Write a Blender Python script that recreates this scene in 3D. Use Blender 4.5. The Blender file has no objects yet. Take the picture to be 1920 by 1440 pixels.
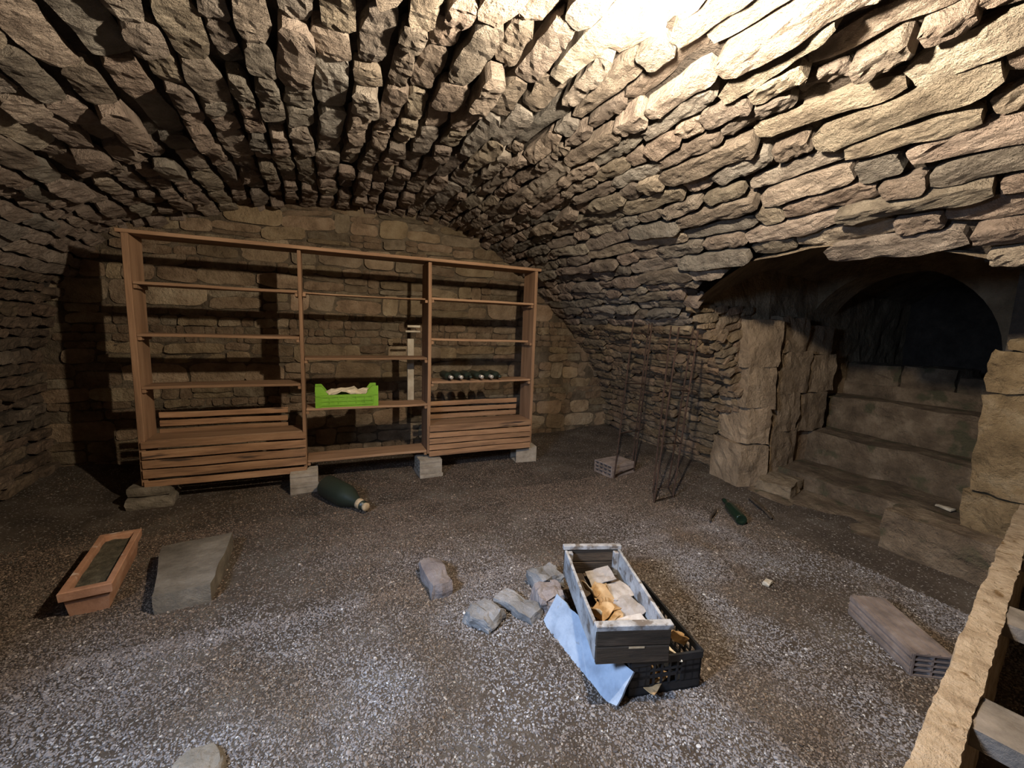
import bpy, bmesh, math, random
import numpy as np
from mathutils import Vector, Matrix, Euler, noise

random.seed(7)
rng = np.random.default_rng(7)
S = bpy.context.scene
COL = S.collection

# ------------------------------------------------------------------ camera
CX = Vector((0.91302184, -0.40657856, 0.03293935))      # camera right in world
CD = Vector((-0.02461789, -0.13552619, -0.99046788))    # camera down in world
CF = Vector((0.40716714, 0.9035079, -0.13374748))       # camera forward in world
CAM = Vector((0, 0, 1.5))
cd = bpy.data.cameras.new('camera')
cd.sensor_width = 36.0
cd.lens = 15.0
cd.clip_start = 0.02
cam = bpy.data.objects.new('camera', cd)
COL.objects.link(cam)
M3 = Matrix((CX, -CD, -CF)).transposed()
cam.matrix_world = Matrix.Translation(CAM) @ M3.to_4x4()
S.camera = cam

# ------------------------------------------------------------------ world, lights, exposure
w = bpy.data.worlds.new('world')
S.world = w
w.use_nodes = True
w.node_tree.nodes['Background'].inputs[0].default_value = (0.55, 0.6, 0.7, 1)
w.node_tree.nodes['Background'].inputs[1].default_value = 0.015
BULB = Vector((0.975, 1.165, 2.45))
BULB_STRENGTH = 7500.0
BULB_COLOR = (1.0, 0.87, 0.69, 1)
# daylight falling through the air shaft high in the left side of the vault, outside the frame
al = bpy.data.lights.new('daylight_shaft', 'AREA')
al.shape = 'RECTANGLE'
al.size, al.size_y = 0.45, 0.4
al.color = (0.50, 0.68, 1.0)
al.energy = 52
al.spread = math.radians(95)
alo = bpy.data.objects.new('daylight_shaft', al)
COL.objects.link(alo)
alo.location = (-1.5, 0.7, 1.9)
alo.rotation_euler = (Vector((0.85, 1.5, 0)) - alo.location).to_track_quat('-Z', 'Y').to_euler()
vs = S.view_settings
vs.view_transform = 'Standard'
vs.look = 'None'
vs.exposure = 0.0
vs.gamma = 1.0
vs.use_curve_mapping = False

# ------------------------------------------------------------------ materials
MATS = {}


def nodes_of(name):
    m = bpy.data.materials.new(name)
    m.use_nodes = True
    nt = m.node_tree
    return m, nt, nt.nodes['Principled BSDF']


def rough_mat(name, cols, scale=6.0, rough=0.9, bump=0.4, bscale=40.0, bdist=0.02, rand=0.25, stretch=None,
              speck=None, spec=0.2, hue_cols=None, bump2=None):
    """noise-mixed colour ramp, random value per object, two-octave bump"""
    m, nt, p = nodes_of(name)
    N, L = nt.nodes, nt.links
    tc = N.new('ShaderNodeTexCoord')
    oi = N.new('ShaderNodeObjectInfo')
    vec = tc.outputs['Object']
    # shift the pattern for every object so that shared meshes do not repeat
    add = N.new('ShaderNodeVectorMath'); add.operation = 'MULTIPLY_ADD'
    comb = N.new('ShaderNodeCombineXYZ')
    for i in range(3):
        L.new(oi.outputs['Random'], comb.inputs[i])
    add.inputs[1].default_value = (37.0, 71.0, 53.0)
    L.new(comb.outputs[0], add.inputs[0])
    L.new(vec, add.inputs[2])
    vec = add.outputs[0]
    if stretch:
        mp = N.new('ShaderNodeMapping'); mp.inputs['Scale'].default_value = stretch
        L.new(vec, mp.inputs[0]); vec = mp.outputs[0]
    n1 = N.new('ShaderNodeTexNoise'); n1.inputs['Scale'].default_value = scale
    n1.inputs['Detail'].default_value = 6; n1.inputs['Roughness'].default_value = 0.65
    L.new(vec, n1.inputs['Vector'])
    cr = N.new('ShaderNodeValToRGB')
    els = cr.color_ramp.elements
    while len(els) < len(cols):
        els.new(0.5)
    for i, c in enumerate(cols):
        els[i].position = 0.28 + 0.46 * i / max(1, len(cols) - 1)
        els[i].color = (*c, 1)
    L.new(n1.outputs['Fac'], cr.inputs[0])
    colr = cr.outputs[0]
    if hue_cols:
        r2 = N.new('ShaderNodeValToRGB')
        e2 = r2.color_ramp.elements
        while len(e2) < len(hue_cols):
            e2.new(0.5)
        for i, c in enumerate(hue_cols):
            e2[i].position = i / max(1, len(hue_cols) - 1); e2[i].color = (*c, 1)
        L.new(oi.outputs['Random'], r2.inputs[0])
        mx = N.new('ShaderNodeMixRGB'); mx.blend_type = 'MULTIPLY'; mx.inputs[0].default_value = 1.0
        L.new(colr, mx.inputs[1]); L.new(r2.outputs[0], mx.inputs[2]); colr = mx.outputs[0]
    if rand:
        mr = N.new('ShaderNodeMapRange')
        mr.inputs[3].default_value = 1 - rand; mr.inputs[4].default_value = 1 + rand
        ml = N.new('ShaderNodeMath'); ml.operation = 'MULTIPLY'; ml.inputs[1].default_value = 7.31
        fr = N.new('ShaderNodeMath'); fr.operation = 'FRACT'
        L.new(oi.outputs['Random'], ml.inputs[0]); L.new(ml.outputs[0], fr.inputs[0]); L.new(fr.outputs[0], mr.inputs[0])
        mx = N.new('ShaderNodeVectorMath'); mx.operation = 'SCALE'
        L.new(colr, mx.inputs[0]); L.new(mr.outputs[0], mx.inputs['Scale']); colr = mx.outputs[0]
    if speck:
        v = N.new('ShaderNodeTexNoise'); v.inputs['Scale'].default_value = speck[1]; v.inputs['Detail'].default_value = 3
        L.new(vec, v.inputs['Vector'])
        sr = N.new('ShaderNodeMapRange'); sr.inputs[1].default_value = speck[2]; sr.inputs[2].default_value = speck[2] + 0.08
        L.new(v.outputs['Fac'], sr.inputs[0])
        mx = N.new('ShaderNodeMixRGB'); mx.inputs[2].default_value = (*speck[0], 1)
        L.new(sr.outputs[0], mx.inputs[0]); L.new(colr, mx.inputs[1]); colr = mx.outputs[0]
    L.new(colr, p.inputs['Base Color'])
    p.inputs['Roughness'].default_value = rough
    p.inputs['Specular IOR Level'].default_value = spec
    if bump:
        n2 = N.new('ShaderNodeTexNoise'); n2.inputs['Scale'].default_value = bscale
        n2.inputs['Detail'].default_value = 5; n2.inputs['Roughness'].default_value = 0.7
        L.new(vec, n2.inputs['Vector'])
        b = N.new('ShaderNodeBump'); b.inputs['Strength'].default_value = bump; b.inputs['Distance'].default_value = bdist
        L.new(n2.outputs['Fac'], b.inputs['Height'])
        L.new(b.outputs[0], p.inputs['Normal'])
    MATS[name] = m
    return m


def plain_mat(name, col, rough=0.5, metal=0.0, spec=0.5, trans=0.0, emis=None):
    m, nt, p = nodes_of(name)
    p.inputs['Base Color'].default_value = (*col, 1)
    p.inputs['Roughness'].default_value = rough
    p.inputs['Metallic'].default_value = metal
    p.inputs['Specular IOR Level'].default_value = spec
    p.inputs['Transmission Weight'].default_value = trans
    if emis:
        p.inputs['Emission Color'].default_value = emis[0]
        p.inputs['Emission Strength'].default_value = emis[1]
    MATS[name] = m
    return m


HUES = [(1.0, 0.97, 0.92), (1.05, 0.92, 0.86), (0.9, 0.93, 0.95), (1.05, 1.0, 0.88), (0.95, 0.85, 0.82), (1.0, 1.0, 0.97)]
rough_mat('vault_stone', [(0.138, 0.112, 0.091), (0.292, 0.251, 0.207), (0.404, 0.357, 0.302)], 9, 0.95, 1.0, 45, 0.05, 0.3, hue_cols=HUES)
rough_mat('wall_stone', [(0.138, 0.101, 0.064), (0.267, 0.202, 0.133), (0.368, 0.304, 0.212)], 8, 0.95, 1.0, 38, 0.045, 0.3, hue_cols=HUES)
rough_mat('dark_stone', [(0.06, 0.045, 0.033), (0.12, 0.09, 0.065), (0.19, 0.145, 0.105)], 6, 0.95, 0.9, 24, 0.03, 0.25, hue_cols=HUES)  # darker, browner stone for the lower left wall
rough_mat('mortar', [(0.055, 0.04, 0.026), (0.12, 0.09, 0.06), (0.23, 0.18, 0.12)], 5, 1.0, 1.0, 24, 0.04, 0)
rough_mat('dark_mortar', [(0.028, 0.022, 0.018), (0.056, 0.044, 0.034), (0.088, 0.068, 0.052)], 5, 1.0, 0.9, 20, 0.04, 0)
rough_mat('passage_stone', [(0.10, 0.075, 0.05), (0.20, 0.15, 0.10), (0.30, 0.235, 0.165)], 5, 0.95, 1.0, 22, 0.03, 0.15, hue_cols=HUES)
rough_mat('ashlar', [(0.14, 0.10, 0.065), (0.25, 0.18, 0.115), (0.36, 0.27, 0.18)], 4, 0.95, 0.9, 26, 0.03, 0.15)
rough_mat('step_stone', [(0.06, 0.042, 0.027), (0.14, 0.10, 0.064), (0.26, 0.195, 0.13)], 4.5, 0.95, 1.0, 26, 0.04, 0.15, speck=((0.08, 0.07, 0.04), 5, 0.56))
rough_mat('ashlar_ochre', [(0.09, 0.06, 0.03), (0.23, 0.16, 0.085), (0.38, 0.30, 0.19)], 4, 0.95, 1.0, 26, 0.045, 0.1)
rough_mat('earth', [(0.044, 0.032, 0.022), (0.084, 0.062, 0.044), (0.144, 0.120, 0.092)], 3.0, 1.0, 1.0, 60, 0.02, 0, speck=((0.34, 0.31, 0.27), 70, 0.6))
rough_mat('shelf_wood', [(0.129, 0.070, 0.037), (0.258, 0.148, 0.081), (0.344, 0.216, 0.130)], 5, 0.75, 0.35, 30, 0.01, 0.18, stretch=(0.25, 3, 3), spec=0.3)
rough_mat('panel_wood', [(0.129, 0.070, 0.037), (0.241, 0.136, 0.074), (0.310, 0.188, 0.107)], 5, 0.75, 0.35, 30, 0.01, 0.1, stretch=(3, 3, 0.25), spec=0.3)
rough_mat('slat_wood', [(0.106, 0.056, 0.029), (0.255, 0.139, 0.072), (0.370, 0.226, 0.129)], 6, 0.75, 0.4, 30, 0.01, 0.2, stretch=(0.3, 3, 3), spec=0.3,
          speck=((0.05, 0.03, 0.02), 8, 0.62))
rough_mat('pale_wood', [(0.25, 0.2, 0.14), (0.42, 0.36, 0.27), (0.5, 0.45, 0.36)], 5, 0.85, 0.4, 30, 0.01, 0.1)
rough_mat('painted_wood', [(0.111, 0.098, 0.089), (0.306, 0.293, 0.281), (0.442, 0.433, 0.425)], 14, 0.75, 0.5, 40, 0.008, 0.1, stretch=(1, 1, 1),
          speck=((0.12, 0.095, 0.075), 18, 0.56))
rough_mat('dark_wood', [(0.022, 0.017, 0.012), (0.049, 0.034, 0.022), (0.098, 0.068, 0.045)], 9, 0.8, 0.5, 40, 0.01, 0.1, stretch=(0.4, 3, 3))
rough_mat('blue_board', [(0.168, 0.199, 0.245), (0.252, 0.298, 0.360), (0.321, 0.360, 0.421)], 10, 0.7, 0.4, 50, 0.006, 0, speck=((0.22, 0.22, 0.22), 20, 0.63))
rough_mat('black_plastic', [(0.008, 0.008, 0.009), (0.014, 0.014, 0.015), (0.022, 0.022, 0.022)], 12, 0.45, 0.1, 60, 0.004, 0, spec=0.4)
rough_mat('green_plastic', [(0.111, 0.264, 0.013), (0.162, 0.348, 0.021), (0.204, 0.399, 0.043)], 6, 0.45, 0.1, 60, 0.003, 0, spec=0.4)
rough_mat('terracotta', [(0.22, 0.11, 0.06), (0.37, 0.19, 0.11), (0.46, 0.30, 0.2)], 7, 0.85, 0.4, 40, 0.008, 0.1, speck=((0.55, 0.42, 0.33), 9, 0.62))
rough_mat('brick_clay', [(0.10, 0.078, 0.066), (0.19, 0.147, 0.125), (0.27, 0.22, 0.19)], 9, 0.9, 0.5, 40, 0.008, 0.15)
rough_mat('pale_brick', [(0.18, 0.145, 0.108), (0.31, 0.262, 0.205), (0.4, 0.35, 0.285)], 9, 0.9, 0.5, 40, 0.008, 0.15)
rough_mat('soil', [(0.04, 0.034, 0.022), (0.10, 0.085, 0.055), (0.18, 0.155, 0.105)], 20, 1.0, 1.0, 60, 0.02, 0)
rough_mat('grey_rock', [(0.10, 0.093, 0.087), (0.18, 0.168, 0.155), (0.27, 0.25, 0.235)], 6, 0.9, 0.7, 30, 0.02, 0.12)
rough_mat('pink_rock', [(0.128, 0.099, 0.088), (0.204, 0.167, 0.150), (0.272, 0.239, 0.212)], 6, 0.9, 0.7, 30, 0.02, 0.1)
rough_mat('brown_rock', [(0.08, 0.066, 0.048), (0.16, 0.132, 0.098), (0.26, 0.22, 0.17)], 5, 0.9, 0.7, 26, 0.02, 0.1)
rough_mat('coping', [(0.171, 0.115, 0.069), (0.342, 0.258, 0.170), (0.456, 0.363, 0.262)], 9, 0.95, 1.0, 40, 0.02, 0, speck=((0.15, 0.09, 0.04), 22, 0.63))
rough_mat('grey_plank', [(0.08, 0.065, 0.05), (0.16, 0.135, 0.11), (0.24, 0.2, 0.165)], 9, 0.85, 0.6, 40, 0.01, 0.1)
rough_mat('cardboard', [(0.17, 0.10, 0.045), (0.33, 0.205, 0.095), (0.45, 0.31, 0.165)], 12, 0.9, 0.3, 50, 0.005, 0.2)
rough_mat('paper', [(0.2, 0.165, 0.135), (0.32, 0.275, 0.235), (0.42, 0.375, 0.33)], 12, 0.9, 0.3, 50, 0.005, 0.2)
rough_mat('cream_paper', [(0.55, 0.45, 0.3), (0.68, 0.58, 0.42), (0.74, 0.66, 0.5)], 12, 0.9, 0.3, 50, 0.005, 0.1)
rough_mat('rust', [(0.018, 0.011, 0.007), (0.036, 0.021, 0.015), (0.066, 0.036, 0.024)], 30, 0.85, 0.4, 120, 0.004, 0.1)
rough_mat('cork', [(0.28, 0.19, 0.10), (0.4, 0.29, 0.17), (0.48, 0.37, 0.24)], 30, 0.8, 0.3, 60, 0.004, 0)
plain_mat('bottle_glass', (0.012, 0.028, 0.016), 0.18, 0, 0.5, 0.35)
plain_mat('dusty_glass', (0.022, 0.03, 0.02), 0.42, 0, 0.5, 0.15)
plain_mat('foil', (0.62, 0.58, 0.52), 0.35, 0.7)
plain_mat('black_cable', (0.012, 0.012, 0.012), 0.5)
plain_mat('bakelite', (0.03, 0.025, 0.02), 0.4)
plain_mat('bulb_glass', (1, 0.9, 0.75), 0.3, emis=(BULB_COLOR, BULB_STRENGTH))


# ------------------------------------------------------------------ mesh helpers
def nz(x, y, z, s=1.0):
    return noise.noise(Vector((x * s, y * s, z * s)))


def mesh_from(name, verts, faces, mat=None, smooth=False):
    me = bpy.data.meshes.new(name)
    me.from_pydata([tuple(v) for v in verts], [], faces)
    me.update()
    if smooth:
        me.polygons.foreach_set('use_smooth', [True] * len(me.polygons))
    if mat:
        me.materials.append(MATS[mat])
    return me


def link(name, data, parent=None, loc=None, rot=None, **props):
    o = bpy.data.objects.new(name, data)
    COL.objects.link(o)
    if loc is not None:
        o.location = loc
    if rot is not None:
        o.rotation_euler = rot
    if parent is not None:
        o.parent = parent
    for k, v in props.items():
        o[k] = v
    return o


def thing(name, label, cat, loc=(0, 0, 0), rotz=0.0, group=None, rot=None):
    o = link(name, None, loc=loc, rot=rot if rot else (0, 0, rotz), label=label, category=cat)
    if group:
        o['group'] = group
    return o


def struct(name, me, **props):
    return link(name, me, kind='structure', **props)


def bm_mesh(name, bm, mat, smooth=False):
    me = bpy.data.meshes.new(name)
    bmesh.ops.recalc_face_normals(bm, faces=bm.faces)
    bm.to_mesh(me)
    bm.free()
    if smooth:
        me.polygons.foreach_set('use_smooth', [True] * len(me.polygons))
    me.materials.append(MATS[mat])
    return me


def add_box(bm, x0, x1, y0, y1, z0, z1, bev=0.0):
    g = bmesh.ops.create_cube(bm, size=1.0)
    vs_ = g['verts']
    for v in vs_:
        v.co = Vector((x0 + (v.co.x + .5) * (x1 - x0), y0 + (v.co.y + .5) * (y1 - y0), z0 + (v.co.z + .5) * (z1 - z0)))
    if bev:
        es = list({e for v in vs_ for e in v.link_edges})
        bmesh.ops.bevel(bm, geom=es, offset=bev, segments=1, affect='EDGES')
    return vs_


def box(name, x0, x1, y0, y1, z0, z1, mat, parent=None, bev=0.003, warp=0.0, seed=0.0, cuts=0, **props):
    bm = bmesh.new()
    add_box(bm, x0, x1, y0, y1, z0, z1, bev)
    if cuts:
        ax = max(range(3), key=lambda i: (x1 - x0, y1 - y0, z1 - z0)[i])
        lo, hi = ((x0, x1), (y0, y1), (z0, z1))[ax]
        nrm = Vector([1 if i == ax else 0 for i in range(3)])
        for k in range(1, cuts + 1):
            c = lo + (hi - lo) * k / (cuts + 1)
            co = Vector([c if i == ax else 0 for i in range(3)])
            bmesh.ops.bisect_plane(bm, geom=bm.verts[:] + bm.edges[:] + bm.faces[:], plane_co=co, plane_no=nrm)
    if warp:
        for v in bm.verts:
            v.co += Vector((nz(v.co.x * 2.1 + seed, v.co.y * 6, v.co.z * 6), nz(v.co.x * 2.3, v.co.y * 6 + seed, v.co.z * 6 + 9),
                            nz(v.co.x * 2.7 + 5, v.co.y * 6, v.co.z * 6 + seed))) * warp
    return link(name, bm_mesh(name, bm, mat), parent, **props)


def rough_block_mesh(name, dx, dy, dz, n, amp, seed, mat, rnd=0.35, freq=3.0, taper=None, smooth=False):
    """a broken-stone block: subdivided box, edges rounded, displaced by fractal noise; base at z=0"""
    bm = bmesh.new()
    bmesh.ops.create_cube(bm, size=2.0)
    bmesh.ops.subdivide_edges(bm, edges=bm.edges[:], cuts=n, use_grid_fill=True)
    sc = max(dx, dy, dz)
    for v in bm.verts:
        c = v.co.copy()
        s = c.normalized() * 1.25
        q = c.lerp(s, rnd)
        if taper:
            k = 1 - taper * (q.z * .5 + .5)
            q.x *= k; q.y *= k
        p = Vector((q.x * dx / 2, q.y * dy / 2, q.z * dz / 2))
        f = freq / sc
        d = Vector((noise.fractal(p * f + Vector((seed, 0, 0)), 1.0, 2.1, 3), noise.fractal(p * f + Vector((0, seed, 7)), 1.0, 2.1, 3),
                    noise.fractal(p * f + Vector((3, 11, seed)), 1.0, 2.1, 3)))
        p += d * amp
        v.co = p + Vector((0, 0, dz / 2))
    return bm_mesh(name, bm, mat, smooth)


def lathe_mesh(name, prof, seg, mat, smooth=True):
    """profile of (radius, z) turned about z"""
    verts, faces = [], []
    n = len(prof)
    for (r, z) in prof:
        for k in range(seg):
            a = 2 * math.pi * k / seg
            verts.append((max(r, 1e-4) * math.cos(a), max(r, 1e-4) * math.sin(a), z))
    for i in range(n - 1):
        for k in range(seg):
            k2 = (k + 1) % seg
            faces.append((i * seg + k, i * seg + k2, (i + 1) * seg + k2, (i + 1) * seg + k))
    faces.append(tuple(range(seg - 1, -1, -1)))
    faces.append(tuple((n - 1) * seg + k for k in range(seg)))
    return mesh_from(name, verts, faces, mat, smooth)


def tube_mesh(name, pts, r, seg, mat):
    pts = [Vector(p) for p in pts]
    verts, faces = [], []
    for i, p in enumerate(pts):
        t = (pts[min(i + 1, len(pts) - 1)] - pts[max(i - 1, 0)]).normalized()
        a = t.orthogonal().normalized() if abs(t.z) > 0.9 else t.cross(Vector((0, 0, 1))).normalized()
        b = t.cross(a)
        for k in range(seg):
            an = 2 * math.pi * k / seg
            verts.append(p + (a * math.cos(an) + b * math.sin(an)) * r)
    for i in range(len(pts) - 1):
        for k in range(seg):
            k2 = (k + 1) % seg
            faces.append((i * seg + k, i * seg + k2, (i + 1) * seg + k2, (i + 1) * seg + k))
    faces.append(tuple(range(seg)))
    faces.append(tuple((len(pts) - 1) * seg + k for k in range(seg)))
    return mesh_from(name, verts, faces, mat, True)


# ------------------------------------------------------------------ stone pieces for walls and vault
def stone_mesh(name, L_, W_, mat, seed, nu=8, nv=4, rough=0.012, edge=0.014, dome=0.012, depth=0.07):
    """face of a wall stone: front (local +z) is an uneven broken face, skirt goes back to -depth"""
    verts, faces = [], []
    hu, hv = L_ / 2, W_ / 2
    for j in range(nv):
        for i in range(nu):
            s = -1 + 2 * i / (nu - 1)
            t = -1 + 2 * j / (nv - 1)
            # rounded rectangle
            k = 1 - 0.07 * (abs(s) ** 6) * (abs(t) ** 6) * 2
            x, y = s * hu * k, t * hv * k
            b = max(abs(s), abs(t))
            x += edge * 1.6 * nz(x * 9 + seed, y * 9, 3.1) * (abs(s) ** 2)
            y += edge * 1.1 * nz(x * 9, y * 9 + seed, 8.7) * (abs(t) ** 2)
            z = dome * (1 - b ** 6) + rough * 1.3 * nz(x * 7 + seed, y * 7, seed * .37) + rough * .8 * nz(x * 20, y * 20 + seed, 1.3) + rough * .55 * nz(x * 47, y * 47, seed)
            verts.append((x, y, z))
    for j in range(nv - 1):
        for i in range(nu - 1):
            a = j * nu + i
            faces.append((a, a + 1, a + nu + 1, a + nu))
    ring = [i for i in range(nu)] + [j * nu + nu - 1 for j in range(1, nv)] + [(nv - 1) * nu + i for i in range(nu - 2, -1, -1)] + [j * nu for j in range(nv - 2, 0, -1)]
    b0 = len(verts)
    for r in ring:
        x, y, z = verts[r]
        verts.append((x * 0.97, y * 0.95, -depth))
    n = len(ring)
    for k in range(n):
        k2 = (k + 1) % n
        faces.append((ring[k], b0 + k, b0 + k2, ring[k2]))
    return mesh_from(name, verts, faces, mat)


ASPECTS = [1.0, 1.5, 2.1, 2.9, 3.8, 5.0]
VARIANTS = {}


def variants(mat, rough=0.012, n=6, dome=0.012, edge=0.014):
    key = (mat, rough)
    if key not in VARIANTS:
        VARIANTS[key] = {a: [stone_mesh('stone', 0.1 * a, 0.1, mat, 11.3 * i + a * 3.7, nu=max(6, min(13, int(4 + 2.4 * a))), nv=6,
                                        rough=rough, dome=dome, edge=edge) for i in range(n)] for a in ASPECTS}
    return VARIANTS[key]


def seen_size(p, nrm, area):
    d = p - CAM
    z = d.dot(CF)
    if z < 0.1:
        return 0.0
    u, v = d.dot(CX) / z * 800, d.dot(CD) / z * 800
    if abs(u) > 1010 or abs(v) > 770:
        return 0.0
    return area * abs(d.normalized().dot(nrm)) / d.length_squared


class Stones:
    """collects the stones of one wall, then links the 300 that show largest as parts and joins the rest"""

    def __init__(self, mat, rough=0.012, dome=0.012, edge=0.014):
        self.v = variants(mat, rough, dome=dome, edge=edge)
        self.mat = mat
        self.items = []

    def add(self, p, ex, ey, n, L_, W_, zs=1.0):
        a = min(ASPECTS, key=lambda q: abs(math.log(q * W_ / L_)))
        me = random.choice(self.v[a])
        m = Matrix((ex, ey, n)).transposed()
        m = m @ Matrix.Diagonal((L_ / (0.1 * a), W_ / 0.1, zs))
        if random.random() < .5:
            m = m @ Matrix.Diagonal((-1, -1, 1))
        m = m.to_4x4()
        m.translation = p
        self.items.append((seen_size(p, n, L_ * W_), me, m))

    def flush(self, parent, limit=300, word='stone'):
        self.items.sort(key=lambda q: -q[0])
        keep = [q for q in self.items[:limit] if q[0] > 0]
        rest = self.items[len(keep):]
        for (_, me, m) in keep:
            o = link(word, me, parent)
            o.matrix_world = m
        if rest:
            vs_, fs = [], []
            for (_, me, m) in rest:
                b = len(vs_)
                co = np.empty(len(me.vertices) * 3)
                me.vertices.foreach_get('co', co)
                mm = np.array(m)
                vs_.extend((co.reshape(-1, 3) @ mm[:3, :3].T + mm[:3, 3]).tolist())
                fs.extend([tuple(b + i for i in pl.vertices) for pl in me.polygons])
            link('small_stones', mesh_from('small_stones', vs_, fs, self.mat), parent, kind='stuff')


# ------------------------------------------------------------------ vault cross-section (runs along y)
SEC = [(-2.25, -0.1), (-2.28, .4), (-2.28, .8), (-2.22, 1.35), (-2.05, 1.8), (-1.68, 2.24), (-.95, 2.51), (-.47, 2.63), (.1, 2.71), (.75, 2.74),
       (1.2, 2.71), (1.6, 2.61), (2.13, 2.38), (2.62, 1.99), (3.13, 1.54), (3.42, 1.24), (3.78, .65), (3.98, -0.1)]


K = 0.985          # survey scale of the vault about the eye point
KS = 0.93         # and of the shelving


def kz(z_):
    return 1.5 + (z_ - 1.5) * K


def ks(z_):
    return 1.5 + (z_ - 1.5) * KS


def smooth_section():
    P = [Vector((a * K, kz(b) if b > -.05 else -.1)) for a, b in SEC]
    out = []
    for i in range(len(P) - 1):
        p0, p1, p2, p3 = P[max(i - 1, 0)], P[i], P[i + 1], P[min(i + 2, len(P) - 1)]
        for k in range(6):
            t = k / 6
            out.append(0.5 * ((2 * p1) + (p2 - p0) * t + (2 * p0 - 5 * p1 + 4 * p2 - p3) * t * t + (3 * p1 - p0 - 3 * p2 + p3) * t ** 3))
    out.append(P[-1])
    return out


SP = smooth_section()
SL = [0.0]
for a, b in zip(SP[:-1], SP[1:]):
    SL.append(SL[-1] + (b - a).length)
SLEN = SL[-1]


def sec(s):
    """point and inward normal at arc length s (left foot -> crown -> right foot)"""
    s = min(max(s, 0.0), SLEN - 1e-6)
    i = int(np.searchsorted(SL, s, side='right')) - 1
    i = min(max(i, 0), len(SP) - 2)
    t = (s - SL[i]) / (SL[i + 1] - SL[i])
    p = SP[i].lerp(SP[i + 1], t)
    d0 = (SP[min(i + 1, len(SP) - 1)] - SP[i]).normalized()
    return p, Vector((d0.y, -d0.x)), d0       # inward normal = right of travel


OPEN_Y = [-0.05, .1, .5, .87, 1.07, 1.23, 1.5, 1.78, 2.06, 2.35, 2.6, 2.76, 2.84]
OPEN_Z = [0.0, 1.1, 1.5, 1.69, 1.80, 1.88, 1.94, 1.99, 1.98, 1.90, 1.80, 1.66, 0.0]


OPEN_Y = [q * K for q in OPEN_Y]
OPEN_Z = [kz(q) if q > 0 else 0.0 for q in OPEN_Z]


def opening_top(y):
    return float(np.interp(y, OPEN_Y, OPEN_Z, left=-1, right=-1))


def in_opening(x, y, z, m=0.0):
    return x > 2.05 and z < opening_top(y) + m


Y0, Y1 = -0.9, 5.14
WALL_Y = 5.12


def backing(name, s0, s1, mat, off=0.07, ns=60, ny=200):
    verts, faces, idx = [], [], {}
    for j in range(ny + 1):
        y = Y0 + (Y1 - Y0) * j / ny
        for i in range(ns + 1):
            p, n, d = sec(s0 + (s1 - s0) * i / ns)
            o = off + 0.02 * nz(p.x * 3, y * 3, p.y * 3)
            verts.append((p.x - n.x * o, y, p.y - n.y * o))
    for j in range(ny):
        for i in range(ns):
            a = j * (ns + 1) + i
            c = [verts[k] for k in (a, a + 1, a + ns + 2, a + ns + 1)]
            mx, my, mz = (sum(q[k] for q in c) / 4 for k in range(3))
            if in_opening(mx, my, mz, 0.13) or in_opening(mx, my - .09, mz):
                continue
            faces.append((a, a + 1, a + ns + 2, a + ns + 1))
    return mesh_from(name, verts, faces, mat)


def find_s(test):
    for k in range(2000):
        s = SLEN * k / 2000
        if test(sec(s)[0]):
            return s


S_LEFT = find_s(lambda p: p.y > 1.72 and p.x < 0)
S_RIGHT = find_s(lambda p: p.x > 1.8 and p.y < 1.55)

ceiling = struct('ceiling', backing('ceiling', S_LEFT, S_RIGHT, 'dark_mortar', ns=220))
wall_left = struct('wall_left', backing('wall_left', 0, S_LEFT, 'dark_mortar', ns=24))
wall_right = struct('wall_right', backing('wall_right', S_RIGHT, SLEN, 'mortar', ns=80))

st_c = Stones('vault_stone', 0.0115, dome=0.004, edge=0.015)
st_l = Stones('dark_stone', 0.012, dome=.005)
st_r = Stones('passage_stone', 0.0105, dome=.004)


def course_width(p):
    if p.x < -1.6:
        return random.uniform(.08, .13)
    if p.x < 0.9:
        return random.uniform(.12, .19)
    if p.x < 1.6:
        return random.uniform(.11, .16)
    if p.y > 1.6:
        return random.uniform(.085, .13)
    return random.uniform(.06, .10)


s = 0.05
while s < SLEN - 0.05:
    p, n, d = sec(s)
    wd = course_width(p)
    pm, nm, dm = sec(s + wd / 2)
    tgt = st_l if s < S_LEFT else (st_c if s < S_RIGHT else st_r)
    y = Y0 + random.uniform(0, .3)
    left_crown = -1.8 < pm.x < 0.9
    while y < Y1 + .05:
        ln = wd * random.choice([1.2, 1.6, 2.0, 2.4, 3.0]) if left_crown else wd * random.choice([1.5, 2.2, 3.0, 3.8, 4.6, 5.2])
        ln = min(ln, .62)
        gap = random.uniform(.005, .018)
        wob = 0.035 * nz(0, y * .9, s * 1.3)
        yc = y + ln / 2
        px, pn, pd = sec(s + wd / 2 + wob)
        P = Vector((px.x, yc, px.y))
        N = Vector((pn.x, 0, pn.y))
        D = Vector((pd.x, 0, pd.y))
        if tgt is not st_l or True:
            e0, e1 = in_opening(px.x, yc - ln * .35, px.y), in_opening(px.x, yc + ln * .35, px.y)
            if not (e0 or e1):
                prot = random.gauss(0, .019 if not left_crown else .025)
                if random.random() < .06:
                    prot -= .04
                prot = max(-.05, min(.05, prot))
                r = Matrix.Rotation(random.gauss(0, .05), 3, N) @ Matrix.Rotation(random.gauss(0, .13), 3, Vector((0, 1, 0)))
                ex = r @ Vector((0, 1, 0))
                ey = r @ D
                nn = r @ N
                fill = random.uniform(.72, .92) if left_crown else random.uniform(.72, .94)
                tgt.add(P + N * prot, ex, -ey if ex.cross(ey).dot(nn) < 0 else ey, nn, ln - gap, wd * fill, random.uniform(.8, 1.5))
        y += ln
    s += wd
st_c.flush(ceiling)
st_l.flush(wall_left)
st_r.flush(wall_right)

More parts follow.
